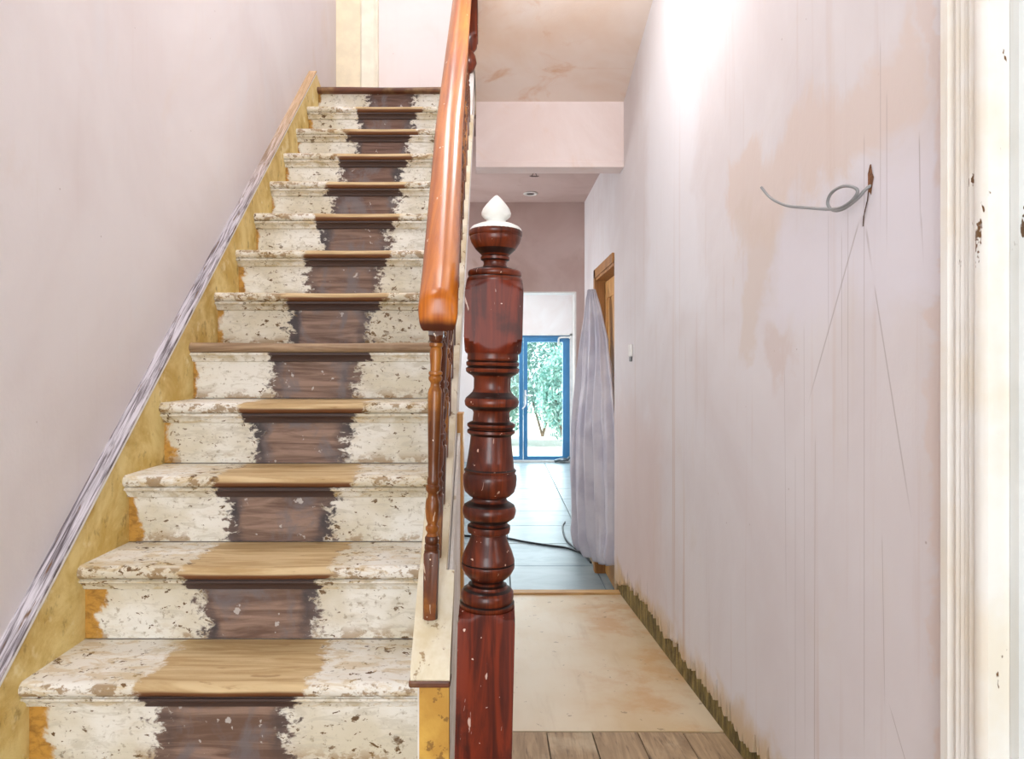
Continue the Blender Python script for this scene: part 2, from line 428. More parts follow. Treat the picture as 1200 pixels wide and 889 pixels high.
def skin_geo(pts, top):
    lo = pts[1:-1]; n = len(lo)
    vs = [(WR, y, z) for y, z in lo] + [(WR, y, top) for y, z in lo] + [(WR + .016, y, z) for y, z in lo]
    fs = [(i, i + 1, n + i + 1, n + i) for i in range(n - 1)] + [(i + 1, i, 2*n + i, 2*n + i + 1) for i in range(n - 1)]
    sk.add(vs, fs)
skin_geo(skin(1.0, DY0, hallz, 3.07), 3.07)
sk.box(WR, WR + .016, DY0, DY1, DZ, 3.07); sk.box(WR, WR + .016, DY1, 5.44, TILE, 3.07)
sk.box(WR + .001, WR + .13, DY0 - .018, DY0 + .001, TILE - .1, DZ)
sk.box(WR, WR + .016, -.2, 1.0, 2.1, 3.07).box(WR, WR + .016, -2.5, -.2, 0, 3.07)
sk.build('plaster_skin', M_right, wr)
# front-room side wall and floor seen by the light only
struct(MB().box(WR + .13, 3.2, -2.5, FY, -.12, -.02).build('floor', M_board))

struct(MB().box(WR + .13, 3.2, -2.5, FY + 1, 2.9, 3.0).build('ceiling', M_white))
struct(MB().box(3.2, 3.3, -2.5, FY + 1, -.1, 3.0).box(WR + .13, 3.2, FY + .9, FY + 1, -.1, 2.9).build('wall_right', M_white))
struct(MB().box(WR + .13, 3.2, -2.6, -2.5, -.1, 3.0).build('wall_front', M_white))
# pine door in the side opening
M_pine = woodm('knotty_pine', '#D9A660', '#B97E3C', (30, 30, 2.2), .5, .1, '#8E5A28', .35, '#5A3416', -.02)
M_pinedk = woodm('shaded_pine_frame', '#B67F42', '#8E5E2C', (30, 30, 2), .6)
lin_ = MB().box(WR - .006, WR + .13, DY1 - .028, DY1, TILE, DZ).box(WR - .006, WR + .13, DY0, DY1, DZ - .028, DZ + .004)
lin_.box(WR - .014, WR + .001, DY1 - .02, DY1 + .05, TILE, DZ + .05).box(WR - .014, WR + .001, DY0, DY1 + .05, DZ - .01, DZ + .05)
struct(lin_.build('trim_3', M_pinedk))
d1 = empty('door_1', (WR + .075, (DY0 + DY1) / 2, TILE + .01)); struct(d1)
hw = (DY1 - DY0) / 2 - .03
for s_ in (-1, 1):
    MB().box(-.018, .018, s_ * hw - .05, s_ * hw + .05, 0, 2.02).build('stile', M_pine, d1, bevel=.002)
for z0, z1 in ((0, .2), (.82, .98), (1.90, 2.02)):
    MB().box(-.017, .017, -hw + .05, hw - .05, z0, z1).build('rail', M_pine, d1, bevel=.002)
MB().box(-.017, .017, -.045, .045, .2, 1.9).build('mullion', M_pine, d1, bevel=.002)
for s_ in (-1, 1):
    for z0, z1 in ((.2, .82), (.98, 1.90)):
        MB().box(-.007, .007, min(s_*.045, s_*(hw-.05)), max(s_*.045, s_*(hw-.05)), z0, z1).build('panel', M_pine, d1)

# landing doorway trim and door edge
struct(MB().box(XW + .0, -.905, 4.54, 4.58, 2.70, 4.75).build('door_2', plain('cream_gloss', '#F4E6C8', .4)))
M_cream = plain('bright_cream_gloss', '#F7F0DC', .4)
struct(MB().prism([(-.905, 4.575), (-.905, 4.53), (-.893, 4.518), (-.815, 4.518), (-.80, 4.528), (-.79, 4.528), (-.79, 4.58)], 'z', 2.70, 4.9).build('trim_4', M_cream))
struct(MB().box(-.52, -.16, 4.555, 4.58, 2.70, 2.735).build('baseboard_back', M_land))

# front-room door architrave, swept profile in plan (x, y)
pr = [(.70, 1.052), (.688, 1.052), (.680, 1.046), (.680, 1.030), (.686, 1.024), (.686, 1.016), (.680, 1.012), (.677, 1.006), (.680, 1.001),
      (.677, .996), (.680, .991), (.677, .986), (.680, .981), (.674, .975), (.671, .968), (.674, .961), (.668, .955), (.665, .947), (.667, .937), (.671, .932), (.70, .932), (.72, .932), (.72, 1.052)]
struct(MB().prism(pr, 'z', hallz(1.0) - .02, 2.2).build('trim_5', M_trim, smooth=35))
jm = [(.70, .931), (.70, .915), (.712, .915), (.716, .905), (.722, .902), (.722, .875), (.83, .875), (.83, .931)]
t6 = struct(MB().prism(jm, 'z', hallz(1.0) - .02, 2.2).build('trim_6', M_trimgrey, smooth=35))
MB().box(.7212, .7225, .876, .890, 1.118, 1.262).build('lock_mortise', woodm('bare_brown_wood', '#8A5124', '#5E3212', (30, 30, 3)), t6)

# ------------------------------------------------------------------ staircase
def stair_paint(kind):
    t = NT('old_stair_' + kind, 0.62); p = t.pos(); x, y, z = t.sep(p); nx, ny, nzz = t.sep(t.nrm())
    n1 = t.noise(t.scale(p, (1, 1, 1)), 9, 5, .65, .3); nd = t.M('SUBTRACT', n1, .5)
    fine = t.noise(t.scale(p, (1, 1.2, 1.6)), 34, 5, .65, .4)
    big = t.noise(p, 4.2, 3)
    # cream paint, yellowed in patches
    paint = t.mix(t.step(big, .42, .62), '#E2DDD3', '#CEC4AE')
    paint = t.mix(t.step(t.noise(t.scale(p, (2, 2, 6)), 6, 5, .6), .52, .72, 0, .65), paint, '#C3B28E' if kind != 'riser' else '#D3C8B4')
    wear = t.M('ADD', fine, t.mul(t.M('SUBTRACT', big, .5), .35))
    under = t.mix(t.step(fine, .4, .7), '#A07A3C', '#5B4226')
    chip = t.step(wear, .625, .65) if kind == 'riser' else t.step(wear, .60, .63)
    c = t.mix(chip, paint, under)
    hf = t.M('FRACT', t.M('DIVIDE', t.M('SUBTRACT', z, Z0), RISE))       # height within a step
    smear = t.noise(t.scale(p, (1.2, 3, 4)), 11, 6, .7, .8)
    c = t.mix(t.step(smear, .50, .62, 0, .55), c, '#BDB4A2' if kind == 'riser' else '#C2A772')
    lo = t.mul(t.step(hf, .02, .24, 1, 0), t.step(t.noise(t.scale(p, (1, 1, 1.6)), 15, 5, .65), .47, .55))
    if kind == 'riser': c = t.mix(t.mul(lo, .75), c, '#97774E')
    if kind == 'tread':
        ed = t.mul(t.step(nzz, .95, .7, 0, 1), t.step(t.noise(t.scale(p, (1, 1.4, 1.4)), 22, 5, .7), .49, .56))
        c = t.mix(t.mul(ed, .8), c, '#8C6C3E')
    dust = t.step(t.noise(p, 70, 3, .6), .58, .70, 0, .6)
    c = t.mix(dust, c, '#8D7C60')
    if kind == 'riser':
        g = t.noise(t.scale(p, (3.2, 3, 34)), 1.0, 5, .6, 1.6)
        bare = t.mix(t.step(g, .35, .65), '#947868', '#644A3B')
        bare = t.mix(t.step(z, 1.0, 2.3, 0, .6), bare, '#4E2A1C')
        bare = t.mix(t.mul(t.step(t.noise(t.scale(p, (1, 1, .8)), 10, 5, .6, .4), .46, .64), .75), bare, '#6E6668')
        bare = t.mix(t.step(t.noise(p, 30, 3), .66, .70, 0, .7), bare, '#C9C2BC')
        xc, hw_ = -.605, .142
        wob = t.M('SUBTRACT', t.noise(t.comb(0, 0, t.mul(z, 3.4)), 1, 2), .5); x0_ = x; x = t.M('ADD', x, t.mul(wob, .12))
        # darker glue line at the sides of the runner
        d = t.M('ABSOLUTE', t.M('ADD', t.M('SUBTRACT', x, xc), t.mul(nd, .11)))
        side = t.mul(t.step(d, hw_ - .055, hw_ - .02), t.step(t.noise(p, 6, 3), .4, .6, .35, 1))
        bare = t.mix(side, bare, '#3E3536')
        m = t.step(t.M('ADD', d, t.mul(t.M('SUBTRACT', fine, .5), .2)), hw_ - .012, hw_ + .016, 1, 0)
        c = t.mix(m, c, bare)
        # ochre undercoat at the wall end
        lw_ = t.step(z, .5, 1.0, .0, -.034)
        e = t.step(t.M('ADD', t.M('SUBTRACT', x0_, lw_), t.mul(nd, .14)), -.990, -.975, 1, 0)
        c = t.mix(e, c, t.mix(t.step(fine, .4, .7), '#BC8A38', '#8E6322'))
        zz = t.M('ADD', big, t.mul(nd, .6)); t.bump(t.M('ADD', wear, t.mul(g, .5)), .45, .003)
    elif kind == 'tread':
        g = t.noise(t.scale(p, (3.0, 34, 34)), 1.0, 5, .6, 1.2)
        bare = t.mix(t.step(g, .35, .65), '#C9AF84', '#AC8D5E')
        bare = t.mix(t.step(t.noise(t.scale(p, (1, 4, 4)), 9, 4), .64, .70, 0, .6), bare, '#8E6A3C')
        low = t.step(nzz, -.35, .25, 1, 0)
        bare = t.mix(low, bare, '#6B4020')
        d = t.M('ABSOLUTE', t.M('ADD', t.M('SUBTRACT', x, -.59), t.mul(nd, .13)))
        m = t.step(t.M('ADD', d, t.mul(t.M('SUBTRACT', fine, .5), .07)), .175, .195, 1, 0)
        c = t.mix(m, c, bare)
        t.bump(t.M('ADD', wear, t.mul(g, .5)), .45, .003)
    elif kind == 'moulding':
        d = t.M('ABSOLUTE', t.M('ADD', t.M('SUBTRACT', x, -.605), t.mul(nd, .12)))
        c = t.mix(t.step(t.noise(p, 20, 4, .6), .45, .65, 0, .55), c, '#A89773')
        m = t.step(t.M('ADD', d, t.mul(t.M('SUBTRACT', fine, .5), .08)), .16, .172, 1, 0)
        c = t.mix(m, c, '#43302A'); t.bump(wear, .45, .003)
    t.color(c); return t.m
M_tr, M_ri, M_mo = stair_paint('tread'), stair_paint('riser'), stair_paint('moulding')
M_baretread = woodm('bare_grey_tread', '#A58A6C', '#75583E', (2.5, 34, 34), .65, 0, '#C8B89A', .4)
M_dktread = woodm('dark_brown_tread', '#6B3A20', '#40200F', (2.5, 34, 34), .5, 0, '#C9AB72', .6)

def ochre():
    t = NT('ochre_distemper', 0.65); p = t.pos()
    n = t.noise(p, 6, 6, .65, .5); f = t.noise(t.scale(p, (1, 1, .6)), 26, 5, .65)
    c = t.mix(t.step(n, .38, .66), '#E6D08E', '#C8A656')
    c = t.mix(t.step(f, .57, .70, 0, .6), c, '#8A6A2C'); c = t.mix(t.step(t.noise(p, 15, 4), .60, .70, 0, .6), c, '#EFE2B4')
    t.color(c); t.bump(t.M('ADD', n, f), .6, .006); return t.m
M_och = ochre()
def greyedge():
    t = NT('worn_grey_string_edge', 0.7); p = t.pos(); x, y, z = t.sep(p)
    al = t.M('ADD', t.mul(y, .73), t.mul(z, .683))
    q = t.comb(t.mul(x, 110), t.mul(al, 5), 0)
    n = t.noise(q, 1, 5, .65, .8)
    c = t.mix(t.step(n, .36, .62), '#5E5458', '#CFC8CE')
    c = t.mix(t.step(t.noise(t.comb(t.mul(x, 90), t.mul(al, 9), 3.0), 1, 3), .6, .7), c, '#6E5138')
    c = t.mix(t.step(z, 1.6, 2.6, 0, .75), c, '#C9A26C'); t.color(c); t.bump(n, .4, .003); return t.m
M_gedge = greyedge()

stair = empty('staircase', (-.6, Y0, hallz(Y0)))
tag(stair, 'steep painted timber staircase climbing away, bare stripe worn down its middle', 'staircase')
def sbuild(mb, name, m, parent=stair, smooth=None, bevel=0):
    o = mb.build(name, m, parent, smooth, bevel)
    if parent is stair: o.matrix_parent_inverse = Matrix.Translation(-Vector((-.6, Y0, hallz(Y0))))
    return o
T = .034; R = T / 2
for n in range(0, 14):
    yn, z = nose(n)
    jy = random.uniform(-.002, .002); yn += jy
    depth = GO + .036 if n < 13 else .06
    pts = [(yn + depth, z), (yn + R, z)]
    for k in range(1, 10):
        a = math.pi / 2 + math.pi * k / 10
        pts.append((yn + R + R * math.cos(a), z - R + R * math.sin(a)))
    pts += [(yn + R, z - T), (yn + depth, z - T)]
    # worn nosing: several slices across, dipping slightly at the middle
    xs = [XL - .008 + (XR - XL + .012) * i / 24 for i in range(25)]
    vs = []; m_ = len(pts)
    for i, x in enumerate(xs):
        dip = .004 * math.exp(-((x + .59) / .2) ** 2)
        for (y, zz) in pts:
            u = max(0, 1 - (y - yn) / .1)
            w1 = noise.noise(Vector((x * 9, n * 3.1, y * 2))) * .0018
            vs.append((x, y + w1 * u, zz - dip * u * (1 if zz > z - R else 0) + w1 * u * .5))
    fs = [tuple(range(m_))[::-1], tuple(range((len(xs) - 1) * m_, len(xs) * m_))]
    fs += [(j * m_ + k, j * m_ + (k + 1) % m_, (j + 1) * m_ + (k + 1) % m_, (j + 1) * m_ + k) for j in range(len(xs) - 1) for k in range(m_)]
    mat = M_baretread if n == 5 else (M_dktread if n == 13 else M_tr)
    o = sbuild(MB().add(vs, fs), 'tread', mat, smooth=50)
    if n == 13: o['label'] = 'dark brown top tread at the landing edge'
    if n == 5: o['label'] = 'bare grey-brown tread with no paint left'
    # cove moulding under the nosing
    mo = [(yn + .012, z - T), (yn + .012, z - T - .0022), (yn + .007, z - T - .0022), (yn + .007, z - T - .0075), (yn + .014, z - T - .010), (yn + .024, z - T - .020), (yn + .026, z - T - .028), (yn + .031, z - T - .030), (yn + .05, z - T - .030), (yn + .05, z - T)]
    if n < 13: sbuild(MB().prism(mo, 'x', XL - .004, XR + .002), 'moulding', M_mo, smooth=50)
    # riser
    sbuild(MB().box(XL - .006, XR + .002, yn + .035, yn + .055, z - RISE + .0022, z - T + .001), 'riser', M_ri)
# wall string
yb = 0.75
ws = MB().prism([(1.15, zn(1.15) - .30), (1.0, zn(1.0) + .085), (3.885, zn(3.885) + .085), (4.06, 2.70), (4.06, 2.60), (1.6, zn(1.6) - .30)], 'x', XW + .001, XL)
sbuild(ws, 'wall_string', M_och)
sbuild(MB().prism([(1.0, zn(1.0) + .083), (1.0, zn(1.0) + .091), (3.887, zn(3.887) + .091), (3.887, zn(3.887) + .083)], 'x', XW, XL + .0025), 'string_edge', M_gedge)
sbuild(MB().prism([(1.0, zn(1.0) + .074), (1.0, zn(1.0) + .083), (3.885, zn(3.885) + .083), (3.885, zn(3.885) + .074)], 'x', XL - .01, XL + .003), 'paint_bead', M_white)
# outer string, its capping and underside
M_ocream = stair_paint('moulding2')
def creamy(name, a, b, dk):
    t = NT(name, .6); p = t.pos(); n = t.noise(p, 7, 5, .6, .4); f = t.noise(p, 30, 5, .65)
    c = t.mix(t.step(n, .38, .64), a, b); c = t.mix(t.step(f, .60, .66, 0, .8), c, dk); t.color(c); t.bump(f, .3, .003); return t.m
M_cap = creamy('worn_cream_capping', '#E2DAC6', '#CDBD9A', '#8A6A3E')
M_strw = creamy('whitewashed_string', '#EDEBE8', '#DCD6CE', '#B7A890')
M_ochy = creamy('bright_ochre_board', '#D2A64A', '#BA8A36', '#7A5420')
YF = 1.318
os_ = MB().prism([(YF + .02, hallz(1.3)), (YF + .02, capz(YF) - .055), (3.90, capz(3.90) - .02), (3.90, capz(3.9) - .26), (2.0, capz(2.0) - .34), (1.62, hallz(1.6))], 'x', -.155, -.118)
sbuild(os_, 'outer_string', M_strw)
sbuild(MB().box(-.150, -.092, YF + .004, YF + .022, hallz(1.3), capz(YF) - .045), 'string_end_board', M_ochy)
cp = [(.028, 0), (.030, -.008), (.027, -.014), (.022, -.020), (-.022, -.020), (-.027, -.014), (-.030, -.008), (-.028, 0)]
sbuild(MB().sweep([(u, v) for u, v in cp], [(-.136, y, capz(y)) for y in (YF + .13, 1.6, 2.4, 3.16)]), 'string_capping', M_cap)
# capping end block: bullnosed return beside the newel
ce = MB().prism([(YF - .006, capz(YF) - .045), (YF - .010, capz(YF) - .034), (YF - .004, capz(YF) - .022), (YF - .002, capz(YF) - .012), (YF + .008, capz(YF) - .002),
                 (YF + .14, capz(YF + .14) + .0008), (YF + .14, capz(YF + .14) - .045), (YF + .03, capz(YF) - .040)], 'x', -.166, -.090)
sbuild(ce, 'capping_end', M_cap, smooth=40)
sbuild(MB().box(-.169, -.089, YF - .012, YF + .03, capz(YF) - .050, capz(YF) - .036), 'end_bead', M_dktread, bevel=.004)
# sloping plaster soffit under the flight and the spandrel panel beside the newel
sbuild(MB().prism([(1.75, zn(1.75) - .30), (3.95, zn(3.95) - .30), (3.95, zn(3.95) - .27), (1.75, zn(1.75) - .27)], 'x', XL, -.156), 'soffit', M_far)
sbuild(MB().prism([(1.42, hallz(1.42)), (2.03, hallz(2.03)), (2.03, capz(2.03) - .30), (1.62, capz(1.62) - .25), (1.42, capz(1.42) - .2)], 'x', -.116, -.108), 'spandrel_panel', M_strw)
sbuild(MB().box(-.120, -.100, 2.03, 2.11, hallz(2.07), capz(2.07) - .28), 'cupboard_post', M_pine)

# ------------------------------------------------------------------ banister: handrail and balusters
def varnish(name, a, b, dk, specks, sp=0.0, rough=.3, coat=.6, groove=None):
    t = NT(name, rough, coat, .22); p = t.pos()
    g = t.noise(t.scale(p, (34, 9, 3.0)), 1.0, 5, .6, 1.2)
    c = t.mix(t.step(g, .35, .66), a, b)
    c = t.mix(t.step(t.noise(p, 7, 5, .6), .5, .68, 0, .7), c, dk)
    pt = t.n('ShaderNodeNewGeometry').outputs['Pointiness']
    c = t.mix(t.step(pt, .40, .485, .85, 0), c, '#180B08')  # hollows darkened: crease shade put into the colour
    s1 = t.step(t.noise(p, 75, 2, .5), .735 - sp, .75 - sp)
    c = t.mix(s1, c, specks)
    sc_ = t.step(t.noise(t.scale(p, (45, 45, 9)), 1.0, 3, .6, 2.0), .70 - sp, .715 - sp, 0, .7)
    c = t.mix(sc_, c, specks)
    t.color(c); t.bump(g, .12, .002); return t.m
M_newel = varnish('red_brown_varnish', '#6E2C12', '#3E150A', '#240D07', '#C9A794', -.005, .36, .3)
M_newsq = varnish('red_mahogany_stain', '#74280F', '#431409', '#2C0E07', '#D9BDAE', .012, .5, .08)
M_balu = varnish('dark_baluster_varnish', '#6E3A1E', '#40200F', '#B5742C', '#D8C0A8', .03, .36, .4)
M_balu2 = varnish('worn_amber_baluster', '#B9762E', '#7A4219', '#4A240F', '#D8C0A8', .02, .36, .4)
def railm():
    t = NT('amber_handrail_varnish', .3, .28, .3); p = t.pos(); x, y, z = t.sep(p)
    al = t.M('ADD', t.mul(y, .73), t.mul(z, .683))
    g = t.noise(t.comb(t.mul(x, 40), t.mul(al, 2.2), 0), 1.0, 5, .6, .6)
    c = t.mix(t.step(g, .35, .66), '#C9731C', '#98480C')
    c = t.mix(t.step(z, 1.9, 2.7, 0, .6), c, '#A0561C')
    nx, ny, nz = t.sep(t.nrm())
    c = t.mix(t.step(t.M('ADD', z, t.mul(t.noise(p, 12, 3), .03)), 1.186, 1.206, .95, 0), c, '#3A120A')
    c = t.mix(t.step(t.noise(t.scale(p, (1, .6, .6)), 50, 3, .6), .71, .73, 0, .8), c, '#F0DCC4')
    t.color(c); t.bump(g, .1, .002); return t.m
M_rail = railm()
ban = empty('banister', (-.136, 1.38, capz(1.38)))
tag(ban, 'amber varnished handrail on close-set turned brown balusters along the open side of the stairs', 'banister')
binv = Matrix.Translation(-Vector(ban.location))
railx = lambda y: interp([(1.27, -.1085), (1.85, -.129), (2.85, -.139), (3.3, -.139)], y)
railz = lambda y: 1.292 + SL * (y - 1.372)
path = [(1.268, 1.208), (1.285, 1.2215), (1.30, 1.2335), (1.33, 1.2575), (1.36, railz(1.36) + .001)] + [(y, railz(y)) for y in (1.6, 1.85, 2.1, 2.4, 2.7, 3.0, 3.12)]
prof = []
for a in range(0, 181, 12):                    # rounded top
    r_ = math.radians(a); prof.append((.0365 * math.cos(r_), .004 + .026 * math.sin(r_)))
prof += [(-.0365, -.006), (-.033, -.013), (-.026, -.016), (-.025, -.022), (-.020, -.030), (.020, -.030), (.025, -.022), (.026, -.016), (.033, -.013), (.0365, -.006)]
hr = MB(); full = [(railx(y), y, z) for y, z in path]
# rounded nose at the low end
m = len(prof); vs0 = []
P0 = Vector(full[0]); T0 = (Vector(full[1]) - P0); T0.x = 0; T0.normalize(); U0 = Vector((0, -T0.z, T0.y))
for d_, drop, su in [(.034, .97, .74), (.032, .80, .84), (.027, .56, .92), (.018, .32, .97), (.008, .10, 1.0)]:
    for u, v in prof: vs0.append(P0 - T0 * d_ + U0 * (-.030 + (v + .030) * (1 - drop)) + Vector((u * su, 0, 0)))
hr.add(vs0, [tuple(range(m))[::-1]] + [(j * m + k, j * m + (k + 1) % m, (j + 1) * m + (k + 1) % m, (j + 1) * m + k) for j in range(4) for k in range(m)])
base = len(hr.v) - m
hr.sweep(prof, full)
hr.f = [f for f in hr.f if f != tuple(range(5*m, 6*m))[::-1]]
hr.f += [(base + k, base + (k + 1) % m, base + m + (k + 1) % m, base + m + k) for k in range(m)]
o = hr.build('handrail', M_rail, ban, smooth=55); o.matrix_parent_inverse = binv
# baluster profile: (height above capping, radius, half square)
def bal_profile(L=.61):
    raw = [(725, 9, 8.6), (650, 13, 8.6), (648.5, 9.5, 8.6), (647, 8, None), (645.5, 8.6, None), (641.5, 8.6, None), (640, 7.2, None), (638.5, 8.2, None), (633, 8.4, None), (631, 7, None), (628, 5.8, None), (626, 6.6, None), (624.5, 7.8, None), (621, 7.8, None), (619.5, 6.2, None), (617.5, 5.6, None),
           (612, 7.6, None), (603, 8.4, None), (593, 8.4, None), (590, 7.6, None), (587, 6.2, None), (583, 6.0, None), (581, 7.2, None), (579, 8.6, None), (574.5, 8.6, None), (572.5, 6.8, None), (570.5, 7.2, None), (566, 7.2, None), (564, 6.2, None),
           (545, 6.6, None), (515, 7.5, None), (485, 8.3, None), (468, 8.5, None), (464, 7.6, None), (461, 5.8, None), (457, 5.5, None), (455, 6.8, None), (453, 8.1, None), (450, 8.1, None), (448.5, 6.6, None), (447, 8.2, None), (444.5, 8.2, None), (443, 6.2, None),
           (436, 6.4, None), (425, 7.6, None), (419, 7.2, None), (416.5, 6.4, None), (415, 8.2, None), (411.5, 8.4, None), (410, 7.0, None), (408, 8.4, None), (405, 8.4, None), (404, 9.2, 8.4), (402.5, 12.5, 8.4), (383, 12.5, 8.4)]
    return [((725 - y) / 342 * L, r * .001725, (s_ * .001725 if s_ else None)) for y, r, s_ in raw] + [(L + .085, 12.5 * .001725, 8.4 * .001725)]
for s_i in range(1): pass
bp = bal_profile()
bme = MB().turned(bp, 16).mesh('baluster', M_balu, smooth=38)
# amber worn shaft on the nearest one only
i = 0; y = 1.383
while y < 3.12:
    me = bme
    if i == 0:
        me = bme.copy(); me.materials.append(M_balu2)
        for f in me.polygons:
            zc = sum(me.vertices[v].co.z for v in f.vertices) / len(f.vertices)
            if .17 < zc < .56: f.material_index = 1
    o = bpy.data.objects.new('baluster', me); COL.objects.link(o); o.parent = ban; o.matrix_parent_inverse = binv
    tx = railx(y) + (.0 if i else -.007)
    o.location = (-.1345, y, capz(y) - .004)
    top = railz(y) - .030
    o.scale = (1, 1, (top - capz(y) + .012) / .695)
    o.rotation_euler = (0, math.atan2(tx + .1345, .69), 0)
    if i == 0: o['label'] = 'nearest baluster with its shaft worn to amber wood'
    i += 1; y += GO / 2

# ------------------------------------------------------------------ newel post
NB = Vector((-.0335, 1.362, hallz(1.362) - .004))
nw = empty('newel_post', NB); nw.rotation_euler = (0, math.radians(1.35), 0)
tag(nw, 'thick turned red-brown newel post with a white acorn finial at the stair foot', 'newel post')
K = 1.362 / 800
def h(y): return EYE - (y - 428) * K - NB.z
def P(raw): return [(h(y), r * K, (s_ * K if s_ else None)) for y, r, s_ in raw]
SQ = 32.2
base_ = [(940, 0, 0)]
prof_base = [(h(719), 99, SQ), (h(714), 42, SQ), (h(711), 35.5, SQ), (h(709), 33.5, SQ)]
bb = MB().turned([(0, 99 * K, SQ * K)] + [(z, r * K, s_ * K) for z, r, s_ in prof_base], 40)
bb.build('base_block', M_newsq, nw, smooth=35)
shaft = [(709.5, 31, None), (708, 32, None), (704, 32, None), (702.5, 29.5, None), (701, 30.5, None), (697, 31, None), (692, 30.5, None), (689, 28, None), (687, 24, None), (685.5, 22.5, None), (683.5, 22.5, None), (682, 18.5, None),
         (679, 18.5, None), (676, 22, None), (670, 28, None), (664, 31, None), (660, 31.3, None), (658.5, 31, None), (657.5, 29.5, None), (656.5, 31, None), (654, 31, None), (645, 28, None), (634, 23, None), (626, 20.5, None), (624, 20.5, None), (622.5, 24.5, None), (619, 25.3, None), (615, 25, None), (613.5, 22.5, None), (611, 21, None), (609, 24, None),
         (605, 29.5, None), (600, 31.2, None), (596, 31.4, None), (591, 29.5, None), (588.5, 25.5, None), (586.5, 22, None), (584, 20, None), (582, 20, None), (580, 24, None), (575, 29, None), (568, 31, None), (560, 31.5, None), (556, 31.2, None), (554, 29.8, None), (552.5, 29.2, None), (551, 30.6, None), (549.5, 30.6, None), (548, 28.4, None),
         (535, 26.5, None), (520, 24.6, None), (510, 23.8, None), (508.5, 25.5, None), (506.5, 28, None), (503.5, 28, None), (502, 25.5, None), (500.5, 26.5, None), (499, 28.2, None), (496, 28.2, None), (494.5, 25.5, None), (493, 22, None), (483, 21.2, None), (480, 23, None), (478, 27.5, None), (475, 31, None), (470, 32, None), (466, 30.5, None),
         (463, 27, None), (459, 23, None), (455, 21.6, None), (443, 21.6, None), (440, 24, None), (438, 28, None), (435.5, 31, None), (431.5, 31.4, None), (429.5, 28.8, None), (428, 30.8, None), (424.5, 31.2, None), (422.5, 28.6, None), (421, 30, None), (419.5, 30, None), (416, 29.6, None), (412, 30.8, None)]
M_groove = varnish('groove_shade_dirt', '#2A120C', '#160A07', '#0E0605', '#6A5248', -.01, .4, .4)  # undercut faces: groove shade and dirt put into the colour
_o = MB().turned(P(shaft), 40).build('turned_shaft', M_newel, nw, smooth=50); MB().grooves(_o.data, M_groove, 40, P(shaft))
blk = [(414, 31.5, 33), (411, 33.5, 33), (407, 35.5, 33), (404, 39, 33), (401, 42.5, 33), (398, 46.2, 33), (396, 48, 33), (346, 48, 33), (343, 46, 33), (340, 42.5, 33), (337, 39, 33), (334, 35.5, 33), (331, 33.4, 33)]
MB().turned(P(blk), 64).build('upper_block', M_newsq, nw, smooth=28)
cup = [(332, 32.6, None), (329, 33, None), (326, 31.8, None), (324.5, 30, None), (323, 31.4, None), (320, 31.6, None), (317.5, 30.4, None), (316, 27, None), (314.5, 20, None), (313, 14.5, None), (309, 13.2, None), (306, 14, None), (304.5, 16.8, None), (301.5, 17, None), (300, 15.4, None), (298, 17, None), (292, 23.5, None), (285, 28.2, None), (279, 30.2, None), (277.5, 29.6, None), (276, 31, None), (271.5, 31.2, None), (270, 30, None)]
_o = MB().turned(P(cup), 40).build('cup', M_newel, nw, smooth=50); MB().grooves(_o.data, M_groove, 40, P(cup))
fin = [(271, 30.4, None), (269, 30.2, None), (266, 27.5, None), (263, 21, None), (261, 13.5, None), (259.5, 11.2, None), (257.5, 11.4, None), (256, 14, None), (253, 16.9, None), (249.5, 17.4, None), (245, 15.6, None), (240, 12, None), (235, 7.8, None), (231.5, 4.5, None), (229.3, 2, None), (228.6, .2, None)]
f_ = MB().turned(P(fin), 32).build('finial', plain('glossy_white_paint', '#F1F0EA', .3), nw, smooth=60); f_['label'] = 'white painted acorn finial'

# upper newel where the banister meets the ceiling
un = empty('newel_post', (-.135, 3.10, 2.52))
tag(un, 'dark turned drop of the upper newel, partly hidden behind the top of the handrail', 'newel post')
MB().turned([(-.10, .005, None), (-.085, .03, None), (-.05, .045, None), (-.02, .04, None), (0, .03, None), (.02, .045, None), (.05, .05, None), (.06, .07, .05), (.08, .1, .05), (1.2, .1, .05)], 24).build('turned_drop', M_newel, un, smooth=40)

# ------------------------------------------------------------------ French doors at the far end
M_blue = plain('blue_painted_metal', '#3E7FB0', .4, var=.08)
M_bluedk = plain('blue_door_gasket', '#27567F', .5)
def glassm():
    m_ = bpy.data.materials.new('clear_glass'); m_.use_nodes = True; t = m_.node_tree
    for n_ in list(t.nodes): t.nodes.remove(n_)
    out = t.nodes.new('ShaderNodeOutputMaterial'); mx = t.nodes.new('ShaderNodeMixShader'); a = t.nodes.new('ShaderNodeBsdfTransparent'); b = t.nodes.new('ShaderNodeBsdfGlossy')
    b.inputs['Roughness'].default_value = .02; a.inputs[0].default_value = (.95, .99, 1, 1); mx.inputs[0].default_value = .05
    t.links.new(a.outputs[0], mx.inputs[1]); t.links.new(b.outputs[0], mx.inputs[2]); t.links.new(mx.outputs[0], out.inputs[0]); return m_
M_glass = glassm()
fd = empty('door_3', ((GX0 + GX1) / 2, GY + .04, TILE)); struct(fd)
mid = (GX0 + GX1) / 2; W2 = (GX1 - GX0) / 2; H = GZ - TILE
MB().box(-W2, -W2 + .045, -.03, .04, 0, H).box(W2 - .045, W2, -.03, .04, 0, H).box(-W2 + .045, W2 - .045, -.03, .04, H - .035, H).box(-W2 + .045, W2 - .045, -.03, .04, 0, .025).build('outer_frame', M_blue, fd)
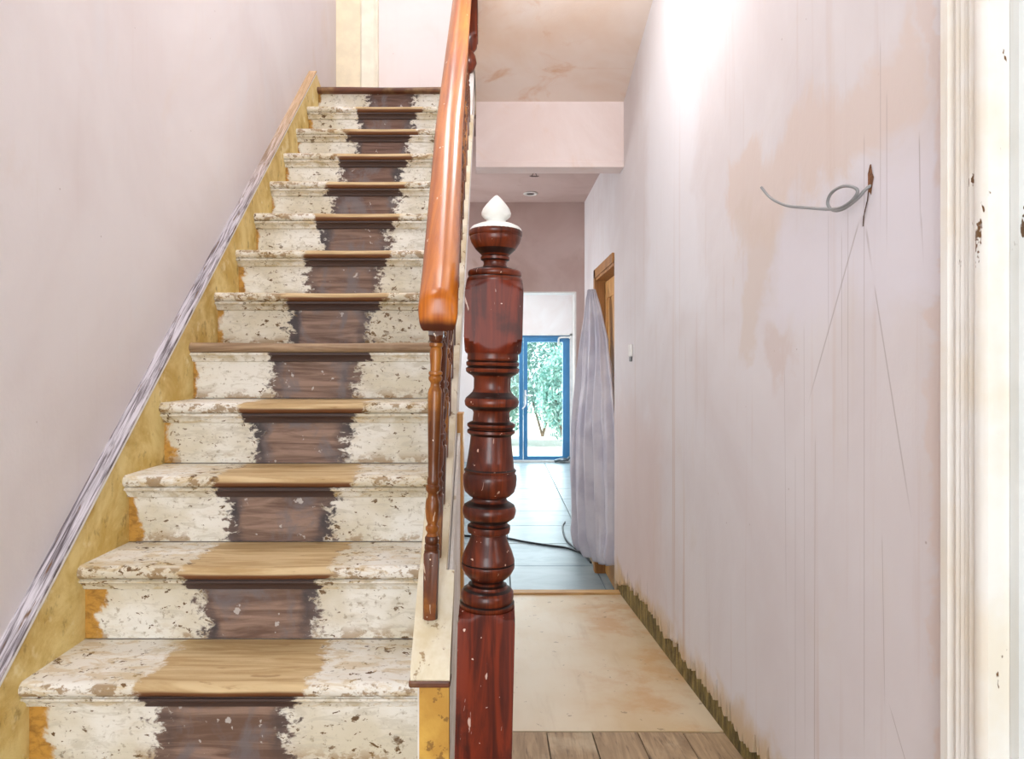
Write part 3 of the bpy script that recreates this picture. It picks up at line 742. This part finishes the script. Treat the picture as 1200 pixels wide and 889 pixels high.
for s_ in (-1, 1):
    x0, x1 = (0.003, W2 - .047) if s_ > 0 else (-W2 + .047, -.003)
    lf = MB().box(x0, x0 + .06, -.045, .015, .027, H - .037).box(x1 - .06, x1, -.045, .015, .027, H - .037).box(x0 + .06, x1 - .06, -.045, .015, H - .10, H - .037).box(x0 + .06, x1 - .06, -.045, .015, .027, .085).build('door_leaf', M_blue, fd)
    MB().box(x0 + .058, x1 - .058, -.018, -.012, .083, H - .098).build('pane', M_glass, lf)
    if s_ > 0:
        MB().box(x0 + .015, x0 + .045, -.052, -.044, .86, 1.08).tube([(x0 + .03, -.05, 1.0), (x0 + .03, -.09, 1.0), (x0 + .14, -.09, 1.0)], .010, 8).tube([(x0 + .03, -.05, .9), (x0 + .03, -.10, .9), (x0 + .02, -.10, .84), (x0 - .02, -.10, .80)], .010, 8).build('door_handle', plain('white_handle', '#F4F4F4', .3), lf, smooth=40)
struct(MB().box(GX0 - .06, GX1 + .055, GY - .06, GY, TILE, TILE + .03).box(GX1, GX1 + .05, GY - .012, GY + .02, TILE + .03, GZ + .03).box(GX0 - .06, GX1 + .05, GY - .012, GY + .01, GZ, GZ + .022).build('trim_7', M_white))
wc = MB().tube(spline([(.93, GY - .03, 1.40), (.93, GY - .035, 1.49), (.95, GY - .035, 1.515), (1.0, GY - .035, 1.52), (1.09, GY - .03, 1.52), (1.10, GY - .03, 1.50)], 6), .014, 8).build('white_pipe', M_white, smooth=60)
tag(wc, 'short bent white pipe at the top corner of the blue glazed doors', 'pipe')
tl = MB()
tl.turned([(TILE + .03, .05, None), (TILE + .045, .06, None), (TILE + .06, .03, None)], 12, .98, GY - .1).tube([(.86, GY - .12, TILE + .025), (.95, GY - .11, TILE + .05), (1.06, GY - .1, TILE + .05), (1.09, GY - .11, TILE + .09)], .022, 8)
tag(tl.build('trowel', plain('dull_grey_steel', '#6C7378', .4, .4), smooth=40), 'small grey trowel lying on the sill at the foot of the blue glazed doors', 'tool')

# garden beyond
gr = struct(MB().box(-8, 9, 10.5, 24, -.75, -.45).build('ground', plain('pale_gravel', '#CFCFC4', .9, var=.25, sc=30)))
M_leaf = [None] * 3
for i_, (a, b) in enumerate((('#BFE0D2', '#6FA79A'), ('#C8E6DC', '#7DB8AE'), ('#A4CDC2', '#558F88'))):
    t = NT('leaf_%s' % ('light', 'mid', 'deep')[i_], .5); t.color(t.mix(t.step(t.noise(t.pos(), 9, 3), .35, .65), a, b)); M_leaf[i_] = t.m
def shrub(name, c, r, n, m_, label, leaf=.055):
    root = empty(name, (c[0], c[1], -.45)); tag(root, label, 'shrub', 'shrubs in the garden')
    mb = MB(); random.seed(int(c[0] * 100) + n)
    for _ in range(n):
        u = random.uniform(-1, 1); a = random.uniform(0, 2 * math.pi); q = random.uniform(.55, 1) * (1 + .25 * noise.noise(Vector((u * 2, a, c[0]))))
        s_ = math.sqrt(1 - u * u)
        p = Vector((r[0] * s_ * math.cos(a) * q, r[1] * s_ * math.sin(a) * q, (c[2] + .45) + r[2] * u * q))
        if p.z < .02: continue
        d = Vector((random.gauss(0, 1), random.gauss(0, 1), random.gauss(0, 1))).normalized(); e = d.cross(Vector((random.random(), .3, .8))).normalized(); L = leaf * random.uniform(.6, 1.3)
        mb.add([p - d * L, p + e * L * .45, p + d * L, p - e * L * .45], [(0, 1, 2, 3)])
    o = mb.build('foliage', m_, root); o['kind'] = 'stuff'
    st = MB()
    for _ in range(5):
        a = random.uniform(0, 6.28); st.tube([(0, 0, 0), (.3 * r[0] * math.cos(a), .3 * r[1] * math.sin(a), .5 * (c[2] + .45)), (.6 * r[0] * math.cos(a), .6 * r[1] * math.sin(a), (c[2] + .45) + .4 * r[2])], [.03, .02, .008], 6)
    st.build('stem', plain('brown_bark', '#7A6450', .8), root)
shrub('garden_shrub', (.12, 13.3, .9), (.55, .6, 1.15), 5200, M_leaf[0], 'tall pale leafy shrub behind the left glazed door leaf')
shrub('garden_shrub', (1.3, 12.8, .6), (.6, .5, .85), 5200, M_leaf[1], 'rounded green shrub filling the right glazed door leaf')
shrub('garden_shrub', (1.0, 14.9, 1.1), (.75, .6, 1.2), 4200, M_leaf[2], 'upright darker shrub standing behind the rounded one outside')
shrub('garden_shrub', (-1.5, 13.6, 1.0), (.8, .8, 1.4), 3600, M_leaf[1], 'broad leafy shrub at the left of the garden outside')
hs = empty('neighbouring_house', (3.2, 19, -.45)); tag(hs, 'pale house with a blue window just visible above the garden shrubs', 'house')
MB().box(-1.3, 2.5, 0, 3, 0, 4.5).build('wall', plain('pale_render', '#E9E9E6', .8), hs)
wn = MB().box(-1.12, -.72, -.03, .02, 1.2, 2.5).build('window', plain('teal_window_frame', '#8FC4D2', .5), hs)
MB().box(-1.07, -.77, -.04, -.03, 1.27, 2.43).build('pane', plain('pale_pane', '#6FA6B8', .2), wn)

# ------------------------------------------------------------------ dust sheet hung over the door corner
def cloth():
    L = [(1.62, .628, 4.70), (1.60, .624, 4.70), (1.49, .612, 4.70), (1.26, .588, 4.69), (.97, .553, 4.68), (.68, .526, 4.67), (.39, .518, 4.66), (.10, .524, 4.66), (-.02, .540, 4.66), (-.13, .585, 4.65), (-.16, .60, 4.64)]
    Rr = [(1.62, .674, 4.66), (1.60, .68, 4.66), (1.49, .70, 4.58), (1.26, .728, 4.46), (.97, .730, 4.30), (.68, .733, 4.17), (.39, .733, 4.12), (.10, .733, 4.12), (-.02, .733, 4.12), (-.13, .733, 4.12), (-.16, .733, 4.12)]
    nu, nv = 120, 90; vs = []
    for j in range(nv + 1):
        v = j / nv
        for i in range(nu + 1):
            u = i / nu
            hem = -.135 - .035 * math.sin(u * math.pi) + .03 * u
            z = 1.62 + (hem - 1.62) * v
            zl = 1.62 + (-.16 - 1.62) * v
            a = (interp([(-q[0], q[1]) for q in L], -zl), interp([(-q[0], q[2]) for q in L], -zl))
            b = (interp([(-q[0], q[1]) for q in Rr], -zl), interp([(-q[0], q[2]) for q in Rr], -zl))
            x = a[0] + (b[0] - a[0]) * u; y = a[1] + (b[1] - a[1]) * u
            nx, ny = -(a[1] - b[1]), -(b[0] - a[0]); l_ = math.hypot(nx, ny) + 1e-6; nx, ny = nx / l_, ny / l_
            spread = min(1, .25 + v * 1.3)
            ph = u * 2 * math.pi * 5.5 + 1.3 * math.sin(v * 2.6 + u * 3) + 1.5 * noise.noise(Vector((u * 2, v * 1.5, 0)))
            am = .085 * spread * (.6 + .6 * noise.noise(Vector((u * 4, v * 1.2, 5))))
            f = am * (2 * abs(math.sin(ph * .5)) ** .6 - 1.2 + .12 * math.sin(ph * 2.3 + v * 4)) + .012 * noise.noise(Vector((u * 9, v * 7, 1)))
            # a slack drape swinging across the middle
            sw = math.exp(-((u - (.55 - .35 * (v - .45))) / .06) ** 2) * math.exp(-((v - .5) / .13) ** 2)
            f += .035 * sw
            bag = math.exp(-((v - .97) / .05) ** 2) * .03
            f += bag * (.6 + .4 * math.sin(u * 9))
            edge = min(1, u / .06, (1 - u) / .06)
            f *= .15 + .85 * edge
            if v < .03: f *= .6
            X = min(x + nx * f, .744); Yy = min(y + ny * f, 4.755)
            if X > .69 and Yy > 4.74: Yy = 4.74
            vs.append((X, Yy, z + .006 * noise.noise(Vector((u * 12, v * 5, 9)))))
    w_ = nu + 1
    fs = [(j * w_ + i, j * w_ + i + 1, (j + 1) * w_ + i + 1, (j + 1) * w_ + i) for j in range(nv) for i in range(nu)]
    t = NT('grey_cotton_sheet', .8); p = t.pos()
    t.color(t.mix(t.step(t.noise(p, 5, 4), .4, .65), '#CFCDD6', '#BDBBC8')); t.bump(t.noise(p, 30, 4), .2, .004)
    o = MB().add(vs, fs).build('dust_sheet', t.m, smooth=80)
    so = o.modifiers.new('thickness', 'SOLIDIFY'); so.thickness = .003
    tag(o, 'grey cotton dust sheet hanging in folds over the pine door opening', 'dust sheet')
cloth()

# ------------------------------------------------------------------ small things
M_blk = plain('black_rubber', '#1C2024', .45)
fc = MB().tube(spline([(-.9, 5.95, TILE + .007), (-.3, 5.80, TILE + .007), (.06, 5.72, TILE + .007), (.22, 5.60, TILE + .007), (.42, 5.48, TILE + .007), (.56, 5.40, TILE + .007), (.66, 5.22, TILE + .007), (.69, 5.0, TILE + .007), (.66, 5.18, TILE + .022),
                       (.60, 5.45, TILE + .012), (.575, 5.75, TILE + .007), (.59, 6.1, TILE + .007), (.63, 6.3, TILE + .007)], 8), .0075, 8).build('floor_cable', M_blk, smooth=60)
tag(fc, 'thin black cable trailing across the blue-grey tiled floor', 'cable')
# wall cable
def pw(px, py, X):                                      # measured on the wall plane, then lifted to depth X
    Y = WR * 800 / (px - 582); return (X, Y, EYE - (py - 428) * Y / 800)
M_cab = plain('grey_cable_sheath', '#8E8F90', .45)
cpts = [(.640, 1.650, 1.530), (.645, 1.605, 1.493), (.655, 1.545, 1.462), (.665, 1.475, 1.441), (.672, 1.363, 1.412), (.676, 1.312, 1.411), (.680, 1.287, 1.425), (.678, 1.296, 1.438), (.676, 1.335, 1.450),
        (.672, 1.370, 1.446), (.670, 1.382, 1.428), (.672, 1.364, 1.410), (.676, 1.330, 1.405), (.684, 1.295, 1.416), (.694, 1.280, 1.432), (.712, 1.276, 1.440)]
wcab = MB().tube(spline(cpts, 8), .0032, 8).build('wall_cable', M_cab, smooth=60)
tag(wcab, 'looped grey electric cable poking out of a hole in the right-hand plaster wall', 'cable')
hole = MB()
ring = []; random.seed(3)
for k in range(14):
    a = 2 * math.pi * k / 14; r_ = 1 + random.uniform(-.25, .25); ring.append((WR - .0008, 1.277 + .010 * r_ * math.cos(a), 1.449 + .026 * r_ * math.sin(a)))
hole.add(ring + [(WR + .012, 1.277 + (q[1] - 1.277) * .5, 1.449 + (q[2] - 1.449) * .5) for q in ring], [(k, (k + 1) % 14, 14 + (k + 1) % 14, 14 + k) for k in range(14)] + [tuple(range(14, 28))])
hole.v = [(x if x < WR else WR - .0004, y, z) for x, y, z in hole.v]
o = hole.build('cable_hole', plain('raw_brown_plaster', '#8A5A38', .9, var=.6, sc=90), wr)
# crack running down from the hole, chipped groove
crk = MB(); pts = [(1.283, 1.43), (1.288, 1.41), (1.300, 1.385), (1.303, 1.365)]
for (a, b), (c, d) in zip(pts, pts[1:]): crk.add([(WR - .0006, a - .002, b), (WR - .0006, a + .003, b), (WR - .0006, c + .002, d), (WR - .0006, c - .002, d)], [(0, 1, 2, 3)])
crk.build('plaster_chip', plain('dark_chip', '#5B4236', .9), wr)
sw = empty('wall_sensor', (WR, 3.54, 1.175)); tag(sw, 'tiny white plastic fitting on the right wall near the dust sheet', 'fitting')
MB().box(-.012, 0, -.03, .03, -.028, .034).build('body', M_white, sw, bevel=.004)
MB().box(-.010, 0, -.018, .018, -.055, -.03).build('cable_stub', plain('grey_plastic', '#77787A', .5), sw, bevel=.003)
dl = empty('downlight', (.255, 5.15, 2.40)); tag(dl, 'small round recessed downlight in the shadowed rear ceiling', 'light')
MB().turned([(0, .05, None), (-.006, .055, None), (-.012, .045, None), (-.006, .034, None), (-.002, .03, None)], 24).build('bezel', M_white, dl, smooth=50)
MB().turned([(-.003, .029, None), (-.010, .026, None), (-.013, .012, None)], 20).build('lamp', plain('dark_lamp_lens', '#4A4240', .3), dl, smooth=50)
hk = MB().tube([(.25, 4.60, 2.40), (.235, 4.60, 2.372), (.272, 4.60, 2.372), (.26, 4.60, 2.40)], .0045, 6).tube([(.222, 4.6, 2.375), (.285, 4.6, 2.375)], .003, 6).build('ceiling_wire', plain('brown_wire', '#7A6660', .6), smooth=50)
tag(hk, 'stub of bare wire sticking out of the rear ceiling just behind the beam', 'wire')
